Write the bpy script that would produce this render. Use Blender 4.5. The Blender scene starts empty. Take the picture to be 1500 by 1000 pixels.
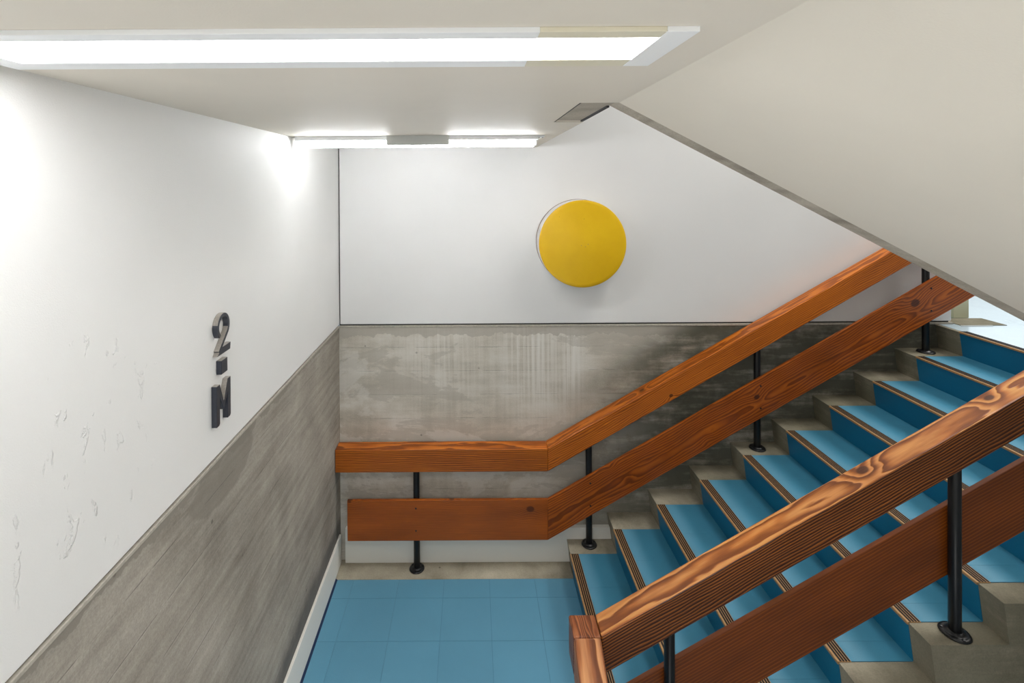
import bpy, bmesh, math, random
from mathutils import Matrix, Vector
random.seed(7)
S = bpy.context.scene
COL = S.collection

# ------------------------------------------------------------------ camera, world, exposure
CAM_H = 2.687
cam_data = bpy.data.cameras.new('camera')
cam = bpy.data.objects.new('camera', cam_data)
COL.objects.link(cam)
cam_data.sensor_width = 36.0
cam_data.lens = 738.0 * 36.0 / 1500.0
cam_data.shift_x = (750 - 692.2) / 1500.0
cam_data.shift_y = -(500 - 269.6) / 1500.0
cam_data.clip_start = 0.02
cam.matrix_world = (Matrix.Translation((0, 0, CAM_H)) @ Matrix.Rotation(math.pi/2 - 0.005, 4, 'X')
                    @ Matrix.Rotation(-0.006, 4, 'Z'))
S.camera = cam

world = bpy.data.worlds.new('world')
S.world = world
world.use_nodes = True
world.node_tree.nodes['Background'].inputs[0].default_value = (0.80, 0.90, 1.0, 1)
world.node_tree.nodes['Background'].inputs[1].default_value = 0.4

S.view_settings.view_transform = 'Standard'
S.view_settings.look = 'None'
S.view_settings.gamma = 1.0
S.view_settings.use_curve_mapping = False
S.view_settings.exposure = 0.5

PANEL_L = 10.0      # radiance of the flat ceiling panel
TUBE_L = 27.0       # radiance of the tube lamp
WINDOW_L = 1.1     # daylight in the hall window

def area_light(name, loc, target, sx, sy, power, col, spread=180):
    d = bpy.data.lights.new(name, 'AREA')
    d.shape = 'RECTANGLE'
    d.size, d.size_y = sx, sy
    d.energy = power
    d.color = col
    d.spread = math.radians(spread)
    o = bpy.data.objects.new(name, d)
    COL.objects.link(o)
    o.location = loc
    o.rotation_euler = (Vector(target) - Vector(loc)).to_track_quat('-Z', 'Y').to_euler()
    return o
# unseen lights outside the frame, added to lift the brightness of the stairwell
area_light('hall_light', (4.9, 3.0, 4.3), (1.9, 2.5, 0.8), 2.0, 1.6, 30, (1.0, 0.97, 0.93), 100)  # unseen light from the hall side, stands in for daylight shading the treads
area_light('stairwell_fill', (2.1, 2.5, 4.62), (2.0, 2.5, 0), 1.6, 1.0, 27, (1.0, 0.98, 0.95), 170)  # unseen fill added to brighten the right part of the back wall
area_light('rear_panel_fill', (-0.28, -0.75, 2.9), (-0.28, -0.6, 0), 1.2, 0.2, 22, (0.98, 0.99, 1.0), 180)  # unseen panel assumed behind the viewer, added to even out the left wall
area_light('lower_flight_fill', (0.0, -0.9, -1.1), (0.75, 0.45, 2.9), 0.9, 0.9, 12.5, (1.0, 0.985, 0.96), 85)  # unseen fill added from below to lift the soffit and ceiling

# ------------------------------------------------------------------ measures (metres)
XL = -0.9536                  # left wall face
YW = 3.575                    # back wall face
ZC = 2.928                    # ceiling underside
ZD = 1.668                    # top of the bare concrete
X1, T, R = 0.6466, 0.2925, 0.1655   # first nosing, going, rise
NS = 10
YN, YF = 2.1075, 3.395        # blue covering between these
YO = 2.003                    # outer edge of near curb
RAKE = 0.022
PITCH = R / T
ZU = NS * R                   # upper floor
XU = X1 + (NS - 1) * T        # its edge

# ------------------------------------------------------------------ helpers
def srgb(r, g, b):
    f = lambda c: (c/255/12.92) if c/255 <= 0.04045 else ((c/255 + 0.055)/1.055)**2.4
    return (f(r), f(g), f(b), 1.0)

def obj(name, bm, mat, parent=None, smooth=False, bevel=0.0, segs=2):
    me = bpy.data.meshes.new(name)
    bmesh.ops.recalc_face_normals(bm, faces=bm.faces)
    bm.to_mesh(me)
    bm.free()
    o = bpy.data.objects.new(name, me)
    COL.objects.link(o)
    if mat:
        me.materials.append(mat)
    if smooth:
        for p in me.polygons:
            p.use_smooth = True
    if bevel:
        m = o.modifiers.new('bevel', 'BEVEL')
        m.width = bevel
        m.segments = segs
        m.limit_method = 'ANGLE'
        m.angle_limit = math.radians(40)
        m.harden_normals = False
    if parent:
        o.parent = parent
    return o

def empty(name, loc):
    o = bpy.data.objects.new(name, None)
    o.empty_display_size = 0.1
    o.location = loc
    COL.objects.link(o)
    return o

def local(o, parent):
    """geometry was written in room coordinates: keep it there under a moved parent"""
    o.parent = parent
    o.matrix_parent_inverse = Matrix.Translation(parent.location).inverted()
    return o

def tag(o, label, cat, group=None):
    o['label'] = label
    o['category'] = cat
    if group:
        o['group'] = group
    return o

def struct(o):
    o['kind'] = 'structure'
    return o

def box(bm, x0, x1, y0, y1, z0, z1):
    v = [bm.verts.new(p) for p in ((x0,y0,z0),(x1,y0,z0),(x1,y1,z0),(x0,y1,z0),
                                   (x0,y0,z1),(x1,y0,z1),(x1,y1,z1),(x0,y1,z1))]
    for f in ((0,3,2,1),(4,5,6,7),(0,1,5,4),(1,2,6,5),(2,3,7,6),(3,0,4,7)):
        bm.faces.new([v[i] for i in f])
    return bm

def prism(bm, pts, axis, a, b):
    """extrude a 2-D outline along an axis ('y': pts are x,z; 'z': x,y; 'x': y,z)"""
    def P(p, t):
        return {'y': (p[0], t, p[1]), 'z': (p[0], p[1], t), 'x': (t, p[0], p[1])}[axis]
    A = [bm.verts.new(P(p, a)) for p in pts]
    B = [bm.verts.new(P(p, b)) for p in pts]
    bm.faces.new(A)
    bm.faces.new(B[::-1])
    n = len(pts)
    for i in range(n):
        bm.faces.new((A[i], B[i], B[(i+1) % n], A[(i+1) % n]))
    return bm

def lathe(bm, prof, n, M=Matrix.Identity(4)):
    """revolve (radius, height) profile about local z"""
    rings = []
    for r, h in prof:
        if r < 1e-6:
            rings.append([bm.verts.new(M @ Vector((0, 0, h)))])
        else:
            rings.append([bm.verts.new(M @ Vector((r*math.cos(2*math.pi*i/n), r*math.sin(2*math.pi*i/n), h))) for i in range(n)])
    for a, b in zip(rings, rings[1:]):
        for i in range(n):
            j = (i+1) % n
            if len(a) == 1 and len(b) == 1:
                continue
            if len(a) == 1:
                bm.faces.new((a[0], b[i], b[j]))
            elif len(b) == 1:
                bm.faces.new((a[i], a[j], b[0]))
            else:
                bm.faces.new((a[i], a[j], b[j], b[i]))
    return bm

def B():
    return bmesh.new()

# ------------------------------------------------------------------ materials
class NT:
    def __init__(self, name):
        self.m = bpy.data.materials.new(name)
        self.m.use_nodes = True
        self.t = self.m.node_tree
        self.b = self.t.nodes['Principled BSDF']
    def n(self, typ, **kw):
        nd = self.t.nodes.new(typ)
        for k, v in kw.items():
            setattr(nd, k, v)
        return nd
    def link(self, a, b):
        self.t.links.new(a, b)
    def coord(self, scale=(1,1,1), loc=(0,0,0), kind='Object'):
        tc = self.n('ShaderNodeTexCoord')
        mp = self.n('ShaderNodeMapping')
        mp.inputs['Scale'].default_value = scale
        mp.inputs['Location'].default_value = loc
        self.link(tc.outputs[kind], mp.inputs[0])
        return mp.outputs[0]
    def noise(self, vec, scale, detail=4, rough=0.55, dist=0.0):
        nd = self.n('ShaderNodeTexNoise')
        nd.inputs['Scale'].default_value = scale
        nd.inputs['Detail'].default_value = detail
        nd.inputs['Roughness'].default_value = rough
        nd.inputs['Distortion'].default_value = dist
        self.link(vec, nd.inputs['Vector'])
        return nd.outputs['Fac']
    def math(self, op, a, b=None, c=None, clamp=False):
        nd = self.n('ShaderNodeMath', operation=op, use_clamp=clamp)
        for i, x in enumerate((a, b, c)):
            if x is None:
                continue
            if isinstance(x, (int, float)):
                nd.inputs[i].default_value = x
            else:
                self.link(x, nd.inputs[i])
        return nd.outputs[0]
    def ramp(self, fac, stops, interp='LINEAR'):
        nd = self.n('ShaderNodeValToRGB')
        nd.color_ramp.interpolation = interp
        el = nd.color_ramp.elements
        while len(el) < len(stops):
            el.new(0.5)
        for e, (p, c) in zip(el, stops):
            e.position = p
            e.color = c if len(c) == 4 else (*c, 1)
        self.link(fac, nd.inputs[0])
        return nd.outputs[0]
    def sm(self, fac, lo, hi):
        nd = self.n('ShaderNodeMapRange')
        nd.interpolation_type = 'SMOOTHSTEP'
        nd.inputs[1].default_value = lo
        nd.inputs[2].default_value = hi
        self.link(fac, nd.inputs[0])
        return nd.outputs[0]
    def mix(self, fac, a, b, mode='MIX'):
        nd = self.n('ShaderNodeMix', data_type='RGBA', blend_type=mode)
        for i, x in ((0, fac), (6, a), (7, b)):
            if isinstance(x, (int, float)):
                nd.inputs[i].default_value = x
            elif isinstance(x, tuple):
                nd.inputs[i].default_value = x
            else:
                self.link(x, nd.inputs[i])
        return nd.outputs[2]
    def sep(self, vec):
        nd = self.n('ShaderNodeSeparateXYZ')
        self.link(vec, nd.inputs[0])
        return nd.outputs
    def color(self, c):
        if isinstance(c, tuple):
            self.b.inputs['Base Color'].default_value = c
        else:
            self.link(c, self.b.inputs['Base Color'])
    def rough(self, r):
        if isinstance(r, (int, float)):
            self.b.inputs['Roughness'].default_value = r
        else:
            self.link(r, self.b.inputs['Roughness'])
    def bump(self, h, strength, dist):
        nd = self.n('ShaderNodeBump')
        nd.inputs['Strength'].default_value = strength
        nd.inputs['Distance'].default_value = dist
        self.link(h, nd.inputs['Height'])
        self.link(nd.outputs[0], self.b.inputs['Normal'])

def m_paint(name, col, weave=500, bump=0.25, rough=0.6, spec=0.4, var=0.05, blisters=False):
    k = NT(name)
    v = k.coord()
    n1 = k.noise(v, 1.7, 5, 0.6)
    n2 = k.noise(v, weave, 2, 0.6)
    c = k.ramp(n1, [(0.3, tuple(x*(1-var) for x in col[:3])), (0.7, col[:3])])
    k.color(c)
    k.rough(rough)
    k.b.inputs['Specular IOR Level'].default_value = spec
    h = n2
    if blisters:   # small peeling flakes low on the wall
        a = k.noise(k.coord((1, 9, 5)), 2.2, 5, 0.62, 0.4)
        sp = k.sep(v)
        dy = k.math('DIVIDE', k.math('SUBTRACT', sp[1], 1.25), 0.30)
        dz = k.math('DIVIDE', k.math('SUBTRACT', sp[2], 2.02), 0.32)
        dd = k.math('ADD', k.math('MULTIPLY', dy, dy), k.math('MULTIPLY', dz, dz))
        msk = k.math('SUBTRACT', 1.0, k.sm(dd, 0.6, 1.1))
        bl = k.math('MULTIPLY', k.sm(a, 0.605, 0.665), msk)
        h = k.math('ADD', k.math('MULTIPLY', n2, 0.25), bl)
    k.bump(h, bump, 0.004 if blisters else 0.002)
    return k.m

def m_concrete(name, base, dark, light, axis='x', z_top=None, lines=0.165, streak=None, mould=None, patch=None, band=0.06, grain=None, mould_amt=0.78, down=0.0, foot=None):
    """board-marked concrete; axis = horizontal direction of the boards; z_top gets the unstained band"""
    k = NT(name)
    v = k.coord()
    s = k.sep(v)
    hor = s[0] if axis == 'x' else s[1]
    z = s[2]
    n1 = k.noise(v, 2.3, 9, 0.66, 0.3)
    stretch = 7.0 if down else 16.0
    n2 = k.noise(k.coord((1.0, 1.0, stretch)), 1.9, 7, 0.62)                 # along the boards
    f = k.math('ADD', k.math('MULTIPLY', n1, 0.62), k.math('MULTIPLY', n2, 0.43))
    if down:
        n3 = k.noise(k.coord((7.0, 7.0, 0.35)), 2.0, 5, 0.6)                # runs down the wall in places
        n4 = k.sm(k.noise(k.coord((1.0, 1.0, 0.4)), 1.7, 3, 0.5), 0.42, 0.62)
        f = k.math('ADD', f, k.math('MULTIPLY', k.math('MULTIPLY', k.math('SUBTRACT', n3, 0.5), n4), down))
    c = k.ramp(f, [(0.34, dark), (0.52, base), (0.72, light)])
    g = k.noise(v, 160, 3, 0.7)
    c = k.mix(0.30, c, k.ramp(g, [(0.3, (0.25, 0.25, 0.25)), (0.7, (0.75, 0.75, 0.75))]), 'OVERLAY')
    h = k.math('ADD', k.math('MULTIPLY', n2, 0.6), k.math('MULTIPLY', g, 0.25))
    if lines:
        fr = k.math('FRACT', k.math('DIVIDE', k.math('ADD', z, 0.001), lines))
        edge = k.math('MINIMUM', fr, k.math('SUBTRACT', 1.0, fr))
        wob = k.noise(k.coord((3, 3, 3)), 3, 3)
        ln = k.math('MULTIPLY', k.math('SUBTRACT', 1.0, k.sm(edge, 0.004, 0.022)), k.sm(wob, 0.40, 0.60))
        c = k.mix(k.math('MULTIPLY', ln, 0.45), c, tuple(x*0.45 for x in dark[:3]) + (1,))
        h = k.math('SUBTRACT', h, k.math('MULTIPLY', ln, 1.2))
        # each board its own shade
        bn = k.n('ShaderNodeTexWhiteNoise', noise_dimensions='1D')
        k.link(k.math('FLOOR', k.math('DIVIDE', k.math('ADD', z, 0.001), lines)), bn.inputs['W'])
        sh = k.ramp(bn.outputs[0], [(0, (0.94, 0.94, 0.94)), (1, (1.04, 1.04, 1.03))])
        c = k.mix(1.0, c, sh, 'MULTIPLY')
    if streak:
        for (x0, w, amt) in streak:
            d = k.math('DIVIDE', k.math('SUBTRACT', hor, x0), w)
            gmask = k.math('POWER', 2.718, k.math('MULTIPLY', k.math('MULTIPLY', d, d), -1.0))
            thin = k.noise(k.coord((26, 26, 0.5)), 2.0, 4, 0.6)
            mk = k.math('MULTIPLY', k.math('MULTIPLY', gmask, amt), k.sm(thin, 0.38, 0.62), clamp=True)
            c = k.mix(k.math('MULTIPLY', mk, k.sm(z, 0.75, 1.5)), c, light)
    if down:        # crisp-edged skins of washed and unwashed cement
        sk = k.noise(k.coord((0.8, 0.8, 2.0), (3.1, 0, 1.7)), 1.6, 10, 0.68, 0.4)
        c = k.mix(k.math('MULTIPLY', k.sm(sk, 0.54, 0.56), 0.50), c, tuple(x*0.78 for x in base[:3]) + (1,))
        sk2 = k.noise(k.coord((0.8, 0.8, 1.2), (7.3, 0, 4.7)), 1.5, 10, 0.66, 0.3)
        c = k.mix(k.math('MULTIPLY', k.sm(sk2, 0.54, 0.57), 0.45), c, light)
    if grain:       # faint lighter scratches
        sc = k.noise(k.coord((1.5, 1.5, 40)), 4.0, 3, 0.7)
        c = k.mix(k.math('MULTIPLY', k.sm(sc, 0.60, 0.72), grain), c, light)
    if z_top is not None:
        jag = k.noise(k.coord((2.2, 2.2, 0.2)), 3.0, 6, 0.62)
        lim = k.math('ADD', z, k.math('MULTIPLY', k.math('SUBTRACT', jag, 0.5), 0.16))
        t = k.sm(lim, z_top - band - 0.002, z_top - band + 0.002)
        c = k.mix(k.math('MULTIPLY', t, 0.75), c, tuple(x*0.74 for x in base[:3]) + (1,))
    if mould:
        (x0, x1, z0, z1, col) = mould
        mx = k.sm(hor, x0, x1)
        zz = k.math('SUBTRACT', z, k.math('MULTIPLY', hor, z1))
        mz = k.math('SUBTRACT', 1.0, k.sm(zz, z0, z0 + 0.25))
        mm = k.sm(k.math('ADD', k.math('MULTIPLY', n2, 0.6), k.math('MULTIPLY', k.noise(v, 4.0, 8, 0.7), 0.4)), 0.26, 0.54)
        c = k.mix(k.math('MULTIPLY', k.math('MULTIPLY', mx, mz), k.math('MULTIPLY', mm, mould_amt)), c, col)
    if patch:       # damp-darkened spot with a soft rim
        (h0, z0, rh, rz) = patch
        dx = k.math('DIVIDE', k.math('SUBTRACT', hor, h0), rh)
        dz = k.math('DIVIDE', k.math('SUBTRACT', z, z0), rz)
        d = k.math('SQRT', k.math('ADD', k.math('MULTIPLY', dx, dx), k.math('MULTIPLY', dz, dz)))
        d = k.math('ADD', d, k.math('MULTIPLY', k.math('SUBTRACT', n1, 0.5), 0.9))
        c = k.mix(k.math('MULTIPLY', k.math('SUBTRACT', 1.0, k.sm(d, 0.92, 1.0)), 0.6), c, tuple(x*0.66 for x in base[:3]) + (1,))
    if foot:        # scuffed dark line above the skirting
        fz = k.math('ADD', z, k.math('MULTIPLY', k.math('SUBTRACT', n1, 0.5), 0.20))
        c = k.mix(k.math('MULTIPLY', k.math('SUBTRACT', 1.0, k.sm(fz, foot, foot + 0.16)), 0.65), c, srgb(66, 66, 68))
    # blow holes
    vo = k.n('ShaderNodeTexVoronoi')
    vo.inputs['Scale'].default_value = 9
    k.link(v, vo.inputs['Vector'])
    bh = k.math('MULTIPLY', k.math('SUBTRACT', 1.0, k.sm(vo.outputs['Distance'], 0.04, 0.085)), k.sm(k.noise(v, 2.0, 1), 0.52, 0.6))
    c = k.mix(k.math('MULTIPLY', bh, 0.7), c, tuple(x*0.45 for x in dark[:3]) + (1,))
    k.color(c)
    k.rough(0.78)
    k.b.inputs['Specular IOR Level'].default_value = 0.25
    k.bump(h, 0.35, 0.004)
    return k.m

def m_wood(name, light, mid, dark, pith=(0.03, -0.12), freq=42, knots=(), relief=0.25, rough=0.34, seed=0.0, contrast=1.0, warp=0.035):
    """flat-sawn board: growth rings about an off-centre pith running along local x"""
    k = NT(name)
    v = k.coord(loc=(seed, seed*0.37, 0))
    raw = k.coord()
    s = k.sep(raw)
    wn = k.noise(k.coord((1.3, 6, 6), (seed*3.1, seed, 0)), 1.5, 3, 0.5)
    wn2 = k.noise(k.coord((3.0, 14, 14), (seed, seed*1.7, 0)), 1.5, 2, 0.5)
    y = k.math('ADD', s[1], pith[0])
    z = k.math('ADD', s[2], pith[1])
    r = k.math('SQRT', k.math('ADD', k.math('MULTIPLY', y, y), k.math('MULTIPLY', z, z)))
    r = k.math('ADD', r, k.math('MULTIPLY', k.math('SUBTRACT', wn, 0.5), warp*4))
    r = k.math('ADD', r, k.math('MULTIPLY', k.math('SUBTRACT', wn2, 0.5), warp*0.5))
    kmask = None
    for (kx, ky, kz, kr) in knots:
        d = k.n('ShaderNodeVectorMath', operation='DISTANCE')
        sc = k.n('ShaderNodeVectorMath', operation='MULTIPLY')
        k.link(raw, sc.inputs[0])
        sc.inputs[1].default_value = (0.75, 1, 1)
        k.link(sc.outputs[0], d.inputs[0])
        d.inputs[1].default_value = (kx*0.75, ky, kz)
        q = k.math('DIVIDE', d.outputs['Value'], kr)
        sw = k.math('POWER', 2.718, k.math('MULTIPLY', k.math('MULTIPLY', q, q), -0.16))
        r = k.math('ADD', r, k.math('MULTIPLY', sw, kr*1.3))
        mk = k.math('SUBTRACT', 1.0, k.sm(q, 0.75, 1.1))
        kmask = mk if kmask is None else k.math('MAXIMUM', kmask, mk)
    ring = k.math('FRACT', k.math('MULTIPLY', r, freq))
    saw = k.math('MULTIPLY', k.sm(ring, 0.0, 0.78), k.math('SUBTRACT', 1.0, k.sm(ring, 0.86, 1.0)))
    fib = k.noise(k.coord((2.0, 90, 90), (seed, 0, 0)), 3.0, 4, 0.65)
    tone = k.noise(k.coord((0.8, 3.0, 3.0), (seed*2, 0, seed)), 2.2, 4, 0.6)
    c = k.ramp(saw, [(0.0, light), (0.55, mid), (1.0, tuple(a + (b-a)*contrast for a, b in zip(mid[:3], dark[:3])))])
    c = k.mix(0.30, c, k.ramp(fib, [(0.3, (0.30, 0.28, 0.26)), (0.7, (0.72, 0.72, 0.72))]), 'OVERLAY')
    c = k.mix(0.55, c, k.ramp(tone, [(0.30, (0.27, 0.26, 0.25)), (0.70, (0.68, 0.68, 0.68))]), 'OVERLAY')
    if kmask is not None:
        c = k.mix(k.math('MULTIPLY', kmask, 0.85), c, tuple(x*0.40 for x in dark[:3]) + (1,))
    k.color(c)
    k.rough(k.math('ADD', rough, k.math('MULTIPLY', k.math('SUBTRACT', fib, 0.5), 0.25)))
    k.b.inputs['Specular IOR Level'].default_value = 0.38
    k.b.inputs['Coat Weight'].default_value = 0.08
    k.b.inputs['Coat Roughness'].default_value = 0.25
    h = k.math('ADD', saw, k.math('MULTIPLY', fib, 0.30))
    k.bump(h, relief, 0.004)
    return k.m

def m_lino(name, col, wear=0.10, rough=0.32):
    k = NT(name)
    v = k.coord()
    oi = k.n('ShaderNodeObjectInfo')
    n1 = k.noise(v, 2.1, 4, 0.6)
    n2 = k.noise(v, 420, 2, 0.7)
    c = k.ramp(n1, [(0.3, tuple(x*(1-wear) for x in col[:3])), (0.7, tuple(x*(1+wear*0.6) for x in col[:3]))])
    c = k.mix(0.28, c, k.ramp(n2, [(0.3, (0.32, 0.32, 0.32)), (0.7, (0.68, 0.68, 0.68))]), 'OVERLAY')
    rr = k.ramp(oi.outputs['Random'], [(0, (0.97, 0.97, 0.97)), (1, (1.02, 1.02, 1.02))])
    c = k.mix(1.0, c, rr, 'MULTIPLY')
    k.color(c)
    k.rough(k.math('ADD', rough, k.math('MULTIPLY', n1, 0.16)))
    k.b.inputs['Specular IOR Level'].default_value = 0.45
    k.bump(n2, 0.10, 0.001)
    return k.m

def m_tread(name, col):
    """tread lino: paler band behind the nosing carries light painted into the colour"""
    k = NT(name)
    v = k.coord()
    x = k.sep(v)[0]
    n1 = k.noise(v, 3.1, 4, 0.6)
    n2 = k.noise(v, 420, 2, 0.7)
    base = k.ramp(n1, [(0.3, tuple(c*0.9 for c in col[:3])), (0.7, tuple(c*1.06 for c in col[:3]))])
    sc = k.math('ADD', x, k.math('MULTIPLY', k.math('SUBTRACT', n1, 0.5), 0.10))
    w = k.math('SUBTRACT', 1.0, k.sm(sc, 0.08, 0.16))
    w = k.math('MULTIPLY', w, k.sm(sc, 0.040, 0.075))
    c = k.mix(k.math('MULTIPLY', w, 0.22), base, srgb(132, 168, 186))  # light on the front of the tread mixed into its colour
    c = k.mix(0.28, c, k.ramp(n2, [(0.3, (0.32, 0.32, 0.32)), (0.7, (0.68, 0.68, 0.68))]), 'OVERLAY')
    k.color(c)
    k.rough(0.42)
    k.b.inputs['Specular IOR Level'].default_value = 0.4
    k.bump(n2, 0.10, 0.001)
    return k.m

def m_plain(name, col, rough=0.5, metal=0.0, spec=0.5, bump=0.0, bscale=300, var=0.0):
    k = NT(name)
    v = k.coord()
    n = k.noise(v, bscale, 3, 0.6)
    if var:
        k.color(k.ramp(n, [(0.3, tuple(x*(1-var) for x in col[:3])), (0.7, tuple(x*(1+var) for x in col[:3]))]))
    else:
        k.color(col)
    k.rough(rough)
    k.b.inputs['Metallic'].default_value = metal
    k.b.inputs['Specular IOR Level'].default_value = spec
    if bump:
        k.bump(n, bump, 0.002)
    return k.m

def m_emit(name, col, strength):
    k = NT(name)
    k.color(col)
    k.b.inputs['Emission Color'].default_value = col
    k.b.inputs['Emission Strength'].default_value = strength
    return k.m

def m_yellow(name):
    k = NT(name)
    v = k.coord()
    n1 = k.noise(v, 4.0, 5, 0.6)
    c = k.ramp(n1, [(0.3, srgb(226, 178, 2)[:3]), (0.7, srgb(236, 192, 16)[:3])])
    vo = k.n('ShaderNodeTexVoronoi')
    vo.inputs['Scale'].default_value = 26
    k.link(v, vo.inputs['Vector'])
    sp = k.math('MULTIPLY', k.math('SUBTRACT', 1.0, k.sm(vo.outputs['Distance'], 0.05, 0.10)), k.sm(k.noise(v, 9.0, 2), 0.60, 0.66))
    c = k.mix(k.math('MULTIPLY', sp, 0.6), c, srgb(120, 80, 10))
    k.color(c)
    k.rough(0.38)
    k.bump(k.noise(v, 30, 3), 0.04, 0.002)
    return k.m

M = {}
M['wall'] = m_paint('white woven wall paint', srgb(240, 239, 236), 420, 0.7, 0.55, 0.4, 0.03, True)
M['wall_b'] = m_paint('white woven wall paint plain', srgb(240, 239, 237), 420, 0.28, 0.55, 0.4, 0.03)
M['ceil'] = m_paint('cream ceiling paint', srgb(226, 219, 206), 260, 0.10, 0.6, 0.3, 0.05)
M['soffit'] = m_paint('beige soffit paint', srgb(224, 218, 205), 240, 0.12, 0.6, 0.3, 0.05)
M['hall'] = m_paint('hall wall paint', srgb(225, 225, 215), 240, 0.1, 0.6, 0.3, 0.04)
M['conc_b'] = m_concrete('board marked concrete back', srgb(204, 197, 184), srgb(172, 166, 152), srgb(230, 226, 218), 'x', ZD, 0.168,
                         streak=((0.42, 0.20, 0.9), (-0.25, 0.30, 0.5), (0.70, 0.07, 1.0)), down=0.26,
                         mould=(0.25, 1.5, 0.70, PITCH, srgb(72, 75, 62)), mould_amt=0.9, band=0.07)
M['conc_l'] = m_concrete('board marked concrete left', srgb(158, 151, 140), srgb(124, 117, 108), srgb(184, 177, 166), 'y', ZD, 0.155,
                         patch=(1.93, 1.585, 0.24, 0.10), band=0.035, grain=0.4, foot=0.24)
M['conc_s'] = m_concrete('stair concrete', srgb(164, 156, 138), srgb(108, 102, 84), srgb(196, 188, 168), 'x', None, None,
                         mould=(0.5, 2.6, 0.06, PITCH, srgb(86, 84, 64)), mould_amt=0.75)
M['conc_c'] = m_concrete('bare ceiling concrete', srgb(172, 164, 150), srgb(112, 105, 96), srgb(200, 192, 178), 'x', None, None)
M['lip'] = m_plain('pale concrete lip', srgb(178, 172, 160), 0.7, 0, 0.3, 0.3, 60, 0.15)
M['gap'] = m_plain('dark shadow gap', srgb(52, 52, 54), 0.8)
M['skirt'] = m_paint('white skirting paint', srgb(236, 234, 226), 300, 0.08, 0.5, 0.4, 0.03)
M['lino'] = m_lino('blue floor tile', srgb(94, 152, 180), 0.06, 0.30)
M['seam'] = m_plain('dark tile joint', srgb(52, 106, 134), 0.8)
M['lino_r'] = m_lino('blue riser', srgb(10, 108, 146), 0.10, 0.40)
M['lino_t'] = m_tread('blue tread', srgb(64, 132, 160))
M['hallfloor'] = m_lino('pale hall floor', srgb(172, 190, 202), 0.05, 0.16)
M['cove'] = m_plain('navy floor edge', srgb(16, 42, 78), 0.5)
M['brass'] = m_plain('worn brass', srgb(180, 142, 98), 0.42, 0.25, 0.5, 0.2, 80, 0.15)
M['rubber'] = m_plain('black nosing grip', srgb(24, 22, 21), 0.7, 0, 0.3, 0.3, 200)
M['black'] = m_plain('black painted steel', srgb(14, 15, 17), 0.38, 0, 0.5, 0.06, 60)
M['sign'] = m_plain('navy black sign face', srgb(28, 34, 48), 0.30, 0, 0.8, 0.10, 160, 0.25)
M['edge_sheen'] = m_plain('pale upper edge sheen', srgb(158, 152, 144), 0.35, 0, 0.6, 0.2, 160, 0.15)
M['frame'] = m_plain('white lamp frame', srgb(240, 242, 243), 0.45)
M['cream'] = m_plain('yellowed lamp frame', srgb(222, 216, 194), 0.5)
M['greybox'] = m_plain('grey ballast cover', srgb(196, 198, 194), 0.5)
M['panel'] = m_emit('lit panel diffuser', (0.985, 0.99, 1.0, 1), PANEL_L)
M['tube'] = m_emit('lit tube', (0.95, 0.97, 1.0, 1), TUBE_L)
M['window'] = m_emit('daylit window', (0.88, 0.95, 1.0, 1), WINDOW_L)
M['yellow'] = m_yellow('yellow enamel')
M['drum'] = m_plain('white drum side', srgb(232, 230, 226), 0.35, 0, 0.5)
M['gap_line'] = m_plain('brown edge line', srgb(150, 120, 100), 0.6)
M['pillar'] = m_paint('pale green pillar paint', srgb(196, 198, 170), 240, 0.08, 0.6, 0.3, 0.03)

LIGHT, MID, DARK = srgb(204, 116, 34)[:3], srgb(180, 94, 18)[:3], srgb(112, 52, 8)[:3]

# ------------------------------------------------------------------ setting: walls
Z_HI = 4.7
Y_BK = -1.8
wall_left = struct(obj('wall_left', box(B(), XL-0.12, XL, Y_BK, YW+0.12, ZD+0.008, ZC+0.1), M['wall'], bevel=0.003))
wl_c = obj('concrete_dado', box(B(), XL-0.12, XL, Y_BK, YW+0.02, -1.9, ZD-0.012), M['conc_l'], wall_left)
obj('concrete_lip', box(B(), XL-0.12, XL+0.003, Y_BK, YW-0.001, ZD-0.012, ZD), M['lip'], wall_left, bevel=0.002)
obj('shadow_gap', box(B(), XL-0.12, XL-0.010, Y_BK, YW+0.02, ZD, ZD+0.008), M['gap'], wall_left)

X_WE = 3.396
wall_back = struct(obj('wall_back', box(B(), XL+0.008, X_WE, YW, YW+0.14, ZD+0.010, Z_HI), M['wall_b'], bevel=0.003))
obj('concrete_dado', box(B(), XL, X_WE+0.02, YW, YW+0.14, -0.2, ZD-0.014), M['conc_b'], wall_back)
obj('concrete_lip', box(B(), XL, X_WE+0.01, YW-0.004, YW+0.14, ZD-0.014, ZD), M['lip'], wall_back, bevel=0.002)
obj('shadow_gap', box(B(), XL, X_WE-0.01, YW+0.012, YW+0.13, ZD, ZD+0.010), M['gap'], wall_back)
obj('corner_gap', box(B(), XL-0.001, XL+0.008, YW+0.010, YW+0.13, ZD+0.010, ZC+0.02), M['gap'], wall_back)

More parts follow.
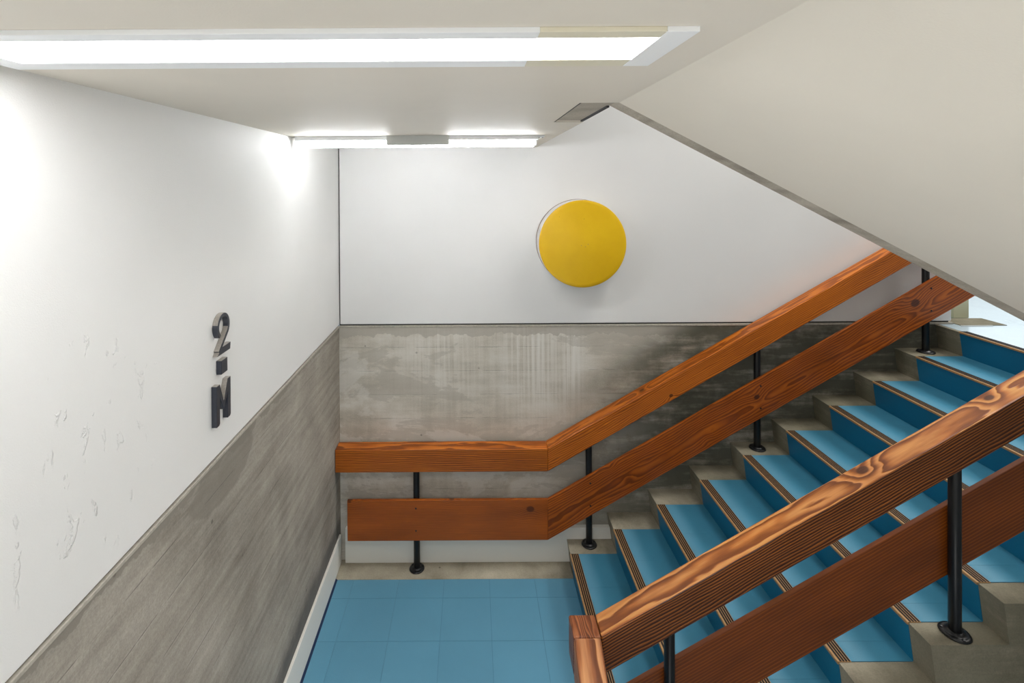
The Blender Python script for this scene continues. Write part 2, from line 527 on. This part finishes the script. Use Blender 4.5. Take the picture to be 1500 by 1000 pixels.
# ceiling of the landing: concrete slab with a skin of cream plaster, left bare in one corner
XE = 0.454
XP, YP0, YP1 = 0.333, 1.557, 2.07
ceiling = struct(obj('ceiling', prism(B(), [(XL-0.02, Y_BK), (XE, Y_BK), (XE, YP0), (XP, YP0), (XP, YP1), (XE, YP1), (XE, YW+0.002), (XL-0.02, YW+0.002)],
                                      'z', ZC, ZC+0.008), M['ceil']))
obj('concrete_slab', box(B(), XL-0.02, XE, Y_BK, YW+0.001, ZC+0.008, ZC+0.2), M['conc_c'], ceiling)
obj('recess_edge', prism(B(), [(XP, YP0+0.01), (XP+0.008, YP0+0.01), (XP+0.008, YP1), (XP, YP1)], 'z', ZC+0.002, ZC+0.0085), M['gap'], ceiling)
obj('recess_edge', prism(B(), [(XE-0.009, YP0+0.11), (XE, YP0+0.11), (XE, YP1), (XE-0.009, YP1)], 'z', ZC+0.002, ZC+0.0085), M['gap'], ceiling)

# sloping underside of the flight above, concrete edge strip left bare
SL = 0.527
X_SE = 3.45
YA, YB = 1.556, 1.664
zs = lambda x, o=0.0: ZC - SL*(x - XE) + o
soffit = struct(obj('ceiling_slope', prism(B(), [(XE, zs(XE)), (X_SE, zs(X_SE)), (X_SE, zs(X_SE, 0.008)), (XE, zs(XE, 0.008))], 'y', Y_BK, YA), M['soffit']))
obj('concrete_slab', prism(B(), [(XE, zs(XE, 0.007)), (X_SE, zs(X_SE, 0.007)), (X_SE, zs(X_SE, 0.26)), (XE, zs(XE, 0.26))], 'y', Y_BK, YB), M['conc_c'], soffit)
obj('recess_edge', prism(B(), [(XE+.01, zs(XE+.01, 0.002)), (X_SE, zs(X_SE, 0.002)), (X_SE, zs(X_SE, 0.0075)), (XE+.01, zs(XE+.01, 0.0075))], 'y', YA, YA+0.006), M['gap'], soffit)

# hall beyond the head of the stairs
XR, YH = 7.2, 8.0
YE2 = -0.6
floor_up = struct(obj('floor_upper', prism(B(), [(XU+0.03, YO), (XU+0.03, YW), (X_WE, YW), (X_WE, YH), (XR, YH), (XR, Y_BK), (X_SE, Y_BK), (X_SE, YO)], 'z', ZU-0.25, ZU-0.001), M['hallfloor']))
obj('concrete_threshold', box(B(), X_WE+0.03, 3.75, 3.535, 3.715, ZU-0.01, ZU+0.002), M['conc_s'], floor_up)
obj('edge_strip', box(B(), X_WE+0.02, 3.64, 3.523, 3.530, ZU-0.01, ZU+0.004), M['greybox'], floor_up)  # thin grey strip along the threshold
pillar = struct(obj('wall_pillar', box(B(), 3.55, 3.665, 3.72, 3.86, ZU, Z_HI), M['pillar'], bevel=0.004))
wall_right = struct(obj('wall_right', box(B(), XR, XR+0.1, Y_BK, YH, -1.9, Z_HI), M['hall']))
wall_far = struct(obj('wall_far', box(B(), XL, XR, YH, YH+0.1, ZU-0.2, Z_HI), M['hall']))
wall_near = struct(obj('wall_near', box(B(), XL-0.1, XR, Y_BK-0.1, Y_BK, -1.9, Z_HI), M['wall_b']))
ceil_hi = struct(obj('ceiling_upper', box(B(), XL-0.1, XR+0.1, Y_BK-0.1, YH+0.1, Z_HI, Z_HI+0.1), M['ceil']))
wall_hl = struct(obj('wall_hall', box(B(), X_WE-0.12, X_WE, YW+0.14, YH, ZU-0.2, Z_HI), M['hall']))
window = struct(obj('window_1', box(B(), XR-0.035, XR, 2.6, 7.6, 1.9, 4.2), M['frame']))
for i in range(4):
    obj('pane', box(B(), XR-0.042, XR-0.034, 2.68+i*1.23, 2.68+i*1.23+1.15, 1.98, 4.12), M['window'], window)

# ------------------------------------------------------------------ landing floor: slab, curb strip, tiles
Y_L0 = 1.80
floor = struct(obj('floor', box(B(), XL, X1+RAKE, Y_L0, YF+0.001, -0.16, -0.0025), M['seam']))
TX = [XL+0.024] + [-0.817 + 0.3048*i for i in range(0, 5)] + [X1+RAKE-0.002]
TY = [YF-0.001] + [3.2405 - 0.3048*i for i in range(0, 5)] + [Y_L0]
g = 0.0007
for i in range(len(TX)-1):
    for j in range(len(TY)-1):
        x0, x1, y1, y0 = TX[i], TX[i+1], TY[j], TY[j+1]
        if x1-x0 < 0.01:
            continue
        obj('tile', box(B(), x0+g, x1-g, y0+g, y1-g, -0.0024, 0.0 + random.uniform(-0.0002, 0.0002)), M['lino'], floor)
obj('concrete_curb', box(B(), XL, X1+RAKE, YF, YW, -0.16, 0.001), M['conc_s'], floor, bevel=0.003)
obj('cove_strip', prism(B(), [(XL+0.001, 0.012), (XL+0.012, 0.012), (XL+0.0245, 0.0012), (XL+0.0245, -0.002), (XL+0.001, -0.002)], 'y', Y_L0, YF-0.002), M['cove'], floor)
# flight going down towards the viewer, under the frame
dn = B()
prof = [(Y_L0, -0.16)]
prof = []
for k in range(1, 10):
    prof += [(Y_L0-(k-1)*0.29, -(k-1)*R-0.003), (Y_L0-(k-1)*0.29, -k*R)]
prof = prof[1:] + [(Y_L0-9*0.29, -9*R), (Y_L0-9*0.29, -1.9), (Y_L0, -1.9)]
prism(dn, prof, 'x', XL, 0.50)
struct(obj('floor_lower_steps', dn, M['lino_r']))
struct(obj('floor_lower', box(B(), 0.50, XR, Y_BK, YO, -1.95, -1.9), M['hallfloor']))
struct(obj('baseboard_left', prism(B(), [(XL, 0.012), (XL+0.0135, 0.012), (XL+0.0135, 0.203), (XL+0.010, 0.207), (XL, 0.207)], 'y', Y_L0, YW-0.035), M['skirt']))
struct(obj('baseboard_back', box(B(), XL+0.040, X1+T+RAKE*1.4, YW-0.034, YW, 0.002, 0.243), M['skirt'], bevel=0.002))

# ------------------------------------------------------------------ staircase
stair = empty('staircase', (X1, (YN+YF)/2, 0))
tag(stair, 'straight concrete staircase with blue risers, blue treads and ribbed nosings rising right', 'staircase')
pr = [(X1+RAKE, -0.3)]
for k in range(1, NS+1):
    xk = X1 + (k-1)*T
    pr += [(xk+RAKE+0.003, (k-1)*R-0.003), (xk+0.003, k*R-0.003)]
pr += [(XU+0.10, NS*R-0.003), (XU+0.10, -0.3)]
# zigzag body is concave: build it step by step as one mesh of columns
core = B()
for k in range(1, NS+1):
    xk = X1 + (k-1)*T
    xe = xk + T + RAKE + 0.003 if k < NS else XU + 0.035
    prism(core, [(xk+RAKE+0.003, (k-1)*R-0.003), (xk+0.003, k*R-0.003), (xe, k*R-0.003), (xe, -0.3), (xk+RAKE+0.003, -0.3)], 'y', YO, YW-0.0005)
local(obj('concrete_core', core, M['conc_s']), stair)
for k in range(1, NS+1):
    xk = X1 + (k-1)*T
    z0, z1 = (k-1)*R, k*R
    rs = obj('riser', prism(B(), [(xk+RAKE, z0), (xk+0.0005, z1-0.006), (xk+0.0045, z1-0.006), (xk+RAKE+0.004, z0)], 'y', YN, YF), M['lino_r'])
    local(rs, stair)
    # ribbed nosing: brass body, four black grips let into it
    ns = obj('nosing', prism(B(), [(xk-0.003, z1-0.010), (xk-0.003, z1-0.001), (xk-0.001, z1+0.0012), (xk+0.055, z1+0.0012), (xk+0.055, z1-0.002), (xk+0.004, z1-0.002), (xk+0.002, z1-0.010)], 'y', YN-0.002, YF+0.0), M['brass'])
    local(ns, stair)
    for q in range(4):
        a = xk + 0.0075 + q*0.0122
        gr = obj('grip_strip', box(B(), a, a+0.0080, YN-0.001, YF-0.001, z1-0.001, z1+0.0024), M['rubber'])
        gr.parent = ns
    if k < NS:
        xa, xb = xk + 0.0555, xk + T + RAKE
        ys = [YN, 2.20, 2.5048, 2.8096, 3.1144, YF]
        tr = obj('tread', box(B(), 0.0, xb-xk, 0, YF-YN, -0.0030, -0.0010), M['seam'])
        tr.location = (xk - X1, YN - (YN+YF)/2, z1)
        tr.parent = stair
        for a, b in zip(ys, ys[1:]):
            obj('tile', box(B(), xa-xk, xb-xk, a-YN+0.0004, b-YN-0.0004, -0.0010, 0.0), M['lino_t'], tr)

# ------------------------------------------------------------------ handrails
ANG = math.atan(PITCH)
def beam(name, mat, parent, origin, pts, y0, y1, ang=0.0, bevel=0.006, swap=False):
    """prism of outline pts (x,z in room coordinates) with its own axes turned along the grain"""
    Mx = Matrix.Translation(origin) @ Matrix.Rotation(-ang, 4, 'Y')
    bm = prism(B(), pts, 'y', y0, y1)
    bmesh.ops.transform(bm, matrix=Mx.inverted(), verts=bm.verts)
    o = obj(name, bm, mat, bevel=bevel)
    o.matrix_world = Mx
    o.parent = parent
    o.matrix_parent_inverse = Matrix.Translation(parent.location).inverted()
    return o

def post(parent, x, y, z0, z1, r=0.0215):
    bm = lathe(B(), [(0, z0), (r, z0), (r, z1), (0, z1)], 24, Matrix.Translation((x, y, 0)))
    p = local(obj('post', bm, M['black'], smooth=True, bevel=0.001), parent)
    f = lathe(B(), [(0, z0), (0.050, z0), (0.053, z0+0.004), (0.050, z0+0.009), (0.040, z0+0.010), (0.034, z0+0.008), (0.030, z0+0.013), (r, z0+0.016)], 28, Matrix.Translation((x, y, 0)))
    fo = obj('flange', f, M['black'], smooth=True)
    fo.parent = p
    for a in range(3):
        c = lathe(B(), [(0.006, z0+0.009), (0.006, z0+0.0125), (0, z0+0.0135)], 8, Matrix.Translation((x+0.042*math.cos(a*2.1+0.4), y+0.042*math.sin(a*2.1+0.4), 0)))
        so = obj('screw', c, M['black'])
        so.parent = p
    return p

XM = 0.503                                 # where level turns into slope
BT, BH = 0.860, 0.158                      # beam top and vertical height on the level
DT, DB = 0.505, 0.226                      # board top and bottom on the level
up = lambda x, z: z + (x - XM)*PITCH
POST_X = [0.795, 1.965, 3.135]

# far rail, along the back wall
PF = 3.487
far = empty('handrail', (-0.402, PF, 0))
tag(far, 'brown wooden handrail with two boards on black posts beside the back wall, level then climbing', 'handrail', None)
fy0, fy1 = PF-0.054, PF+0.055
w1 = m_wood('pine beam level far', LIGHT, MID, DARK, (0.02, 0.14), 95, (), 0.16, 0.36, 1.3, 0.8, 0.012)
w2 = m_wood('pine beam slope far', LIGHT, MID, DARK, (0.012, -0.17), 85, ((0.95, -0.05, -0.035, 0.012), (0.80, 0.0, 0.068, 0.014)), 0.25, 0.36, 4.1, 0.6, 0.014)
w3 = m_wood('pine board level far', srgb(176, 92, 20)[:3], srgb(162, 80, 14)[:3], srgb(118, 54, 8)[:3], (0.02, -0.55), 90,
            ((-1.36, 0, 0.132, 0.017), (-0.66, 0, 0.139, 0.014), (-0.12, 0, 0.075, 0.026)), 0.05, 0.34, 7.7, 0.22, 0.006)
w4 = m_wood('pine board slope far', srgb(176, 92, 22)[:3], srgb(156, 76, 14)[:3], srgb(92, 40, 6)[:3], (0.045, 0.02), 70,
            ((0.55, 0, 0.10, 0.013), (0.62, 0, -0.03, 0.012), (1.22, 0, -0.06, 0.013), (1.66, 0, 0.02, 0.022), (2.92, 0, 0.04, 0.03)), 0.06, 0.34, 2.2, 0.6, 0.016)
beam('top_beam', w1, far, (XM, PF, BT-BH/2), [(XL+0.002, BT-BH), (XM, BT-BH), (XM, BT), (XL+0.002, BT)], fy0, fy1)
XT = 3.62
beam('top_beam', w2, far, (XM, PF, BT-BH/2), [(XM, BT-BH), (XT, up(XT, BT-BH)), (XT, up(XT, BT)), (XM, BT)], fy0, fy1, ANG)
by0, by1 = PF-0.0215-0.022, PF-0.0215
beam('lower_board', w3, far, (XM, PF-0.03, (DT+DB)/2), [(-0.873, DB), (XM, DB), (XM, DT), (-0.873, DT)], by0, by1, 0, 0.003)
beam('lower_board', w4, far, (XM, PF-0.03, (DT+DB)/2), [(XM, DB), (XT, up(XT, DB)), (XT, up(XT, DT)), (XM, DT)], by0, by1, ANG, 0.003)
post(far, -0.402, PF, 0.001, BT-BH+0.004)
for i, px in enumerate(POST_X):
    post(far, px, PF, (1 + 4*i)*R-0.003, up(px, BT-BH)+0.004)
def bolt(parent, x, z, y):
    b = lathe(B(), [(0.006, 0), (0.006, 0.002), (0.003, 0.003), (0, 0.003)], 8, Matrix.Translation((x, y, z)) @ Matrix.Rotation(math.pi/2, 4, 'X'))
    return local(obj('bolt', b, M['black']), parent)
for px in [-0.402] + POST_X:
    zz = (lambda q: q) if px < XM else (lambda q, px=px: up(px, q))
    for zq in ((DT*0.8+DB*0.2), (DT*0.25+DB*0.75)):
        bolt(far, px, zz(zq), by0)

# near rail, on the viewer's side of the flight
PN = 2.055
near = empty('handrail', (POST_X[0], PN, R))
tag(near, 'thick weathered wooden handrail in the right foreground on the open side of the blue stairs', 'handrail', None)
ny0, ny1 = PN-0.055, PN+0.052
w5 = m_wood('lit weathered pine beam top', srgb(212, 150, 86)[:3], srgb(180, 108, 50)[:3], srgb(112, 56, 20)[:3], (0.010, -0.20), 88,
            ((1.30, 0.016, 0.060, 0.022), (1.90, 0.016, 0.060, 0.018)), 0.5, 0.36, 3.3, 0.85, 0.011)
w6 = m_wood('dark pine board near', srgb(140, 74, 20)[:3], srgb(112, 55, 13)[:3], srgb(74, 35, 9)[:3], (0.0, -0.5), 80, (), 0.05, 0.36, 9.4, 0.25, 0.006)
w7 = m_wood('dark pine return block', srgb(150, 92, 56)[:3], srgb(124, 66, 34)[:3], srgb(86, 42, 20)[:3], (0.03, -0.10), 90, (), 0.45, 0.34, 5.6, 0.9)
BTN = 0.868
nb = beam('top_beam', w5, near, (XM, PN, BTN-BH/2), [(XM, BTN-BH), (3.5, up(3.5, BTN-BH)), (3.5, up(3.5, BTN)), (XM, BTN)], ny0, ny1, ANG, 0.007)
w5d = m_wood('shaded pine beam side', srgb(156, 92, 34)[:3], srgb(94, 47, 13)[:3], srgb(52, 24, 7)[:3], (0.010, -0.20), 95, (), 0.4, 0.36, 3.3, 0.9, 0.010)  # same pine, with the shade of the sides put into its colours
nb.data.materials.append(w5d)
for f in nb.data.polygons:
    f.material_index = 0 if f.normal.z > 0.5 else 1  # top face takes the lit copy, all others the shaded one
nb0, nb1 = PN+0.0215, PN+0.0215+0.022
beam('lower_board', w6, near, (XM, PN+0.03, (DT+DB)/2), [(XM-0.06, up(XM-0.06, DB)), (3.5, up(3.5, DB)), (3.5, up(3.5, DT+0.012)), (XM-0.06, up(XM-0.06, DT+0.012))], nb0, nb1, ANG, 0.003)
# the beam turns the corner and dips towards the viewer
def yz_beam(name, mat, parent, pts, x0, x1, origin, ang, bevel=0.007):
    Mx = Matrix.Translation(origin) @ Matrix.Rotation(-math.pi/2, 4, 'Z') @ Matrix.Rotation(ang, 4, 'Y')
    bm = prism(B(), pts, 'x', x0, x1)
    bmesh.ops.transform(bm, matrix=Mx.inverted(), verts=bm.verts)
    o = obj(name, bm, mat, bevel=bevel)
    o.matrix_world = Mx
    o.parent = parent
    o.matrix_parent_inverse = Matrix.Translation(parent.location).inverted()
    return o
xr0, xr1 = 0.392, XM-0.0015
SR = 0.68
yd = 0.75
yz_beam('corner_block', w7, near, [(ny0, BTN-BH), (ny1, BTN-BH), (ny1, BTN), (ny0, BTN)], xr0, xr1, (0.44, PN, BTN-BH/2), 0)
w8 = m_wood('weathered pine return', srgb(206, 146, 96)[:3], srgb(150, 88, 46)[:3], srgb(100, 52, 22)[:3], (0.012, -0.18), 70, (), 0.8, 0.32, 8.3, 0.9, 0.012)
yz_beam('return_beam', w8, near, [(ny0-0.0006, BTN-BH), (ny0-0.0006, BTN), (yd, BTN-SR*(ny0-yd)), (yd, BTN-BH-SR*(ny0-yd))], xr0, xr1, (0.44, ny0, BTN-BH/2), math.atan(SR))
post(near, 0.447, PN, 0.0, BTN-BH+0.004)
for i, px in enumerate(POST_X):
    post(near, px, PN, (1 + 4*i)*R-0.003, up(px, BTN-BH)+0.004)

# ------------------------------------------------------------------ flat panel lamp
panel = empty('panel_light', (-0.28, 0.9, ZC))
tag(panel, 'long flat white panel ceiling lamp, nearest the viewer, glowing', 'ceiling light', None)
zb, zt = 2.919, ZC
px0, px1, py0, py1 = -0.920, 0.357, 0.787, 1.022
ix0, ix1, iy0, iy1 = -0.866, 0.306, 0.822, 0.970
xc = 0.107
P = lambda name, mat, *b: local(obj(name, box(B(), *b), M[mat], bevel=0.001), panel)
P('side_rim', 'frame', px0, xc, py0, iy0, zb, zt)
P('side_rim', 'frame', px0, xc, iy1, py1, zb, zt)
o = P('rim_insert', 'cream', xc, ix1, py0, iy0, zb+0.0004, zt); o['label'] = 'yellowed length of lamp rim'
o = P('rim_insert', 'cream', xc, ix1, iy1, py1, zb+0.0004, zt); o['label'] = 'yellowed length of lamp rim'
P('end_cap', 'frame', ix1, px1, py0, py1, zb, zt)
P('end_cap', 'frame', px0, ix0, iy0, iy1, zb, zt)
local(obj('diffuser', box(B(), ix0, ix1, iy0, iy1, zb+0.003, zb+0.006), M['panel']), panel)

# ------------------------------------------------------------------ tube lamp at the back
tube = empty('tube_light', (-0.28, 2.66, ZC))
tag(tube, 'slim batten lamp with a lit tube and grey ballast box, close to the back wall', 'ceiling light', None)
Q = lambda name, mat, *b: local(obj(name, box(B(), *b), M[mat], bevel=0.001), tube)
Q('base_channel', 'frame', -0.925, 0.345, 2.625, 2.695, 2.905, ZC)
Q('bracket', 'frame', 0.345, 0.378, 2.630, 2.690, 2.918, ZC)
tb = lathe(B(), [(0, -0.61), (0.0165, -0.61), (0.0165, 0.61), (0, 0.61)], 20, Matrix.Translation((-0.287, 2.660, 2.8865)) @ Matrix.Rotation(math.pi/2, 4, 'Y'))
local(obj('tube', tb, M['tube'], smooth=True), tube)
Q('lamp_holder', 'frame', -0.912, -0.898, 2.648, 2.672, 2.876, 2.906)
Q('lamp_holder', 'frame', 0.324, 0.338, 2.648, 2.672, 2.876, 2.906)
bx = prism(B(), [(2.608, ZC), (2.608, 2.879), (2.6425, 2.879), (2.6425, 2.905), (2.624, 2.906), (2.624, ZC)], 'x', -0.444, -0.121)
local(obj('ballast_box', bx, M['greybox'], bevel=0.001), tube)
for sx in (0.352, 0.370):
    c = lathe(B(), [(0.004, 0), (0.004, -0.002), (0, -0.0025)], 8, Matrix.Translation((sx, 2.655, 2.918)))
    local(obj('screw', c, M['gap']), tube)

# ------------------------------------------------------------------ yellow wall disc
DC = (0.746, YW, 2.260)
disc = empty('wall_disc', DC)
tag(disc, 'round yellow drum shaped disc mounted high on the white back wall', 'wall lamp')
RD, DD = 0.297, 0.155
MT = Matrix.Rotation(math.pi/2, 4, 'X')
obj('drum', lathe(B(), [(RD-0.002, -0.0), (RD-0.002, DD-0.006), (RD-0.006, DD-0.006), (RD-0.006, 0)], 96, MT), M['drum'], disc, smooth=False)
obj('rim_line', lathe(B(), [(RD-0.001, 0.0), (RD+0.0015, 0.0), (RD+0.0015, 0.003), (RD-0.001, 0.003)], 96, MT), M['gap_line'], disc)  # added brown ring paints in the shadow line where drum meets wall
obj('rim_line', lathe(B(), [(RD-0.003, DD-0.012), (RD-0.0005, DD-0.012), (RD-0.0005, DD-0.008), (RD-0.003, DD-0.008)], 96, MT), M['lip'], disc)
prof = [(RD-0.001, DD-0.006), (RD, DD-0.004), (RD, DD-0.001), (RD-0.002, DD+0.0005)]
for i in range(1, 13):
    r = (RD-0.002)*(1 - i/12)
    prof.append((r, DD + 0.030*(1-(r/RD)**1.35)))
obj('yellow_face', lathe(B(), prof, 96, MT), M['yellow'], disc, smooth=True)
for (ax, az) in ((0.03, 0.0), (-0.015, -0.008), (0.012, -0.016)):
    c = lathe(B(), [(0.0035, 0), (0.0025, 0.0025), (0, 0.003)], 8, Matrix.Translation((ax, -(DD+0.0275), az)) @ MT)
    obj('rivet', c, M['brass'], disc)

# ------------------------------------------------------------------ raised sign 2-M on the left wall
TH = 0.020
def stroke(path, w):
    """outline quads of a poly-line drawn with a flat pen of width w"""
    L, Rr = [], []
    n = len(path)
    for i, p in enumerate(path):
        a = Vector(path[max(i-1, 0)]); b = Vector(path[min(i+1, n-1)])
        if 0 < i < n-1:
            d1 = (Vector(p)-a).normalized(); d2 = (b-Vector(p)).normalized()
            nn = Vector((-(d1+d2).y, (d1+d2).x)).normalized()
            k = w/2/max(0.35, nn.dot(Vector((-d1.y, d1.x))))
        else:
            d = (b-a).normalized(); nn = Vector((-d.y, d.x)); k = w/2
        L.append(Vector(p)+nn*k); Rr.append(Vector(p)-nn*k)
    return L, Rr

def sign_mesh(polys, y0, z0):
    bm = B()
    for pts in polys:
        prism(bm, [(y0+p[0], z0+p[1]) for p in pts], 'x', XL, XL+TH)
    return bm

def stroke_mesh(path, w, y0, z0):
    L, Rr = stroke(path, w)
    bm = B()
    def P3(p, x):
        return bm.verts.new((x, y0+p.x, z0+p.y))
    a = [(P3(l, XL), P3(r, XL), P3(l, XL+TH), P3(r, XL+TH)) for l, r in zip(L, Rr)]
    for s, t in zip(a, a[1:]):
        bm.faces.new((s[2], s[3], t[3], t[2]))
        bm.faces.new((s[0], t[0], t[1], s[1]))
        bm.faces.new((s[0], s[2], t[2], t[0]))
        bm.faces.new((s[1], t[1], t[3], s[3]))
    bm.faces.new((a[0][0], a[0][1], a[0][3], a[0][2]))
    bm.faces.new((a[-1][0], a[-1][2], a[-1][3], a[-1][1]))
    return bm

# numeral: nearly closed loop, diagonal, foot
path = []
for i in range(25):
    a = math.radians(232 - i*(232+38)/24)
    path.append((0.050 + 0.040*math.cos(a), 0.101 + 0.042*math.sin(a)))
path += [(0.016, 0.012)]
two = stroke_mesh(path, 0.0140, 1.832, 2.052)
prism(two, [(1.832+0.003, 2.052), (1.832+0.100, 2.052), (1.832+0.104, 2.052+0.026), (1.832+0.030, 2.052+0.026)], 'x', XL, XL+TH-0.0004)
GRP = 'raised sign characters on the left wall'
e = empty('sign_numeral', (XL, 1.885, 2.052))
tag(e, 'dark raised numeral 2, top character of the sign on the white left wall', 'sign', GRP)
local(obj('numeral_body', two, M['sign'], bevel=0.0015), e)
e = empty('sign_dash', (XL, 1.885, 1.985))
tag(e, 'short dark raised dash between the 2 and the M on the left wall', 'sign', GRP)
local(obj('dash_body', sign_mesh([[(0, 0), (0.047, 0), (0.047, 0.052), (0, 0.052)]], 1.862, 1.977), M['sign'], bevel=0.002), e)
e = empty('sign_letter', (XL, 1.885, 1.795))
tag(e, 'dark raised letter M, lowest character of the sign on the left wall', 'sign', GRP)
h, w, l = 0.150, 0.106, 0.024
mm = B()
prism(mm, [(1.826+a, 1.797+b) for a, b in [(0, 0), (l-0.006, 0), (l, 0.006), (l, h*0.66), (w/2, h*0.30), (w-l, h*0.66), (w-l, 0), (w-0.006, 0), (w, 0.006), (w, h), (w-l, h), (w/2, h*0.52), (l, h), (0, h)]], 'x', XL, XL+TH)
local(obj('letter_body', mm, M['sign'], bevel=0.0015), e)
# reflected light painted pale on the upper edges of the raised characters
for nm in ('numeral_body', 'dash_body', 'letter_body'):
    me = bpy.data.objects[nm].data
    me.materials.append(M['edge_sheen'])
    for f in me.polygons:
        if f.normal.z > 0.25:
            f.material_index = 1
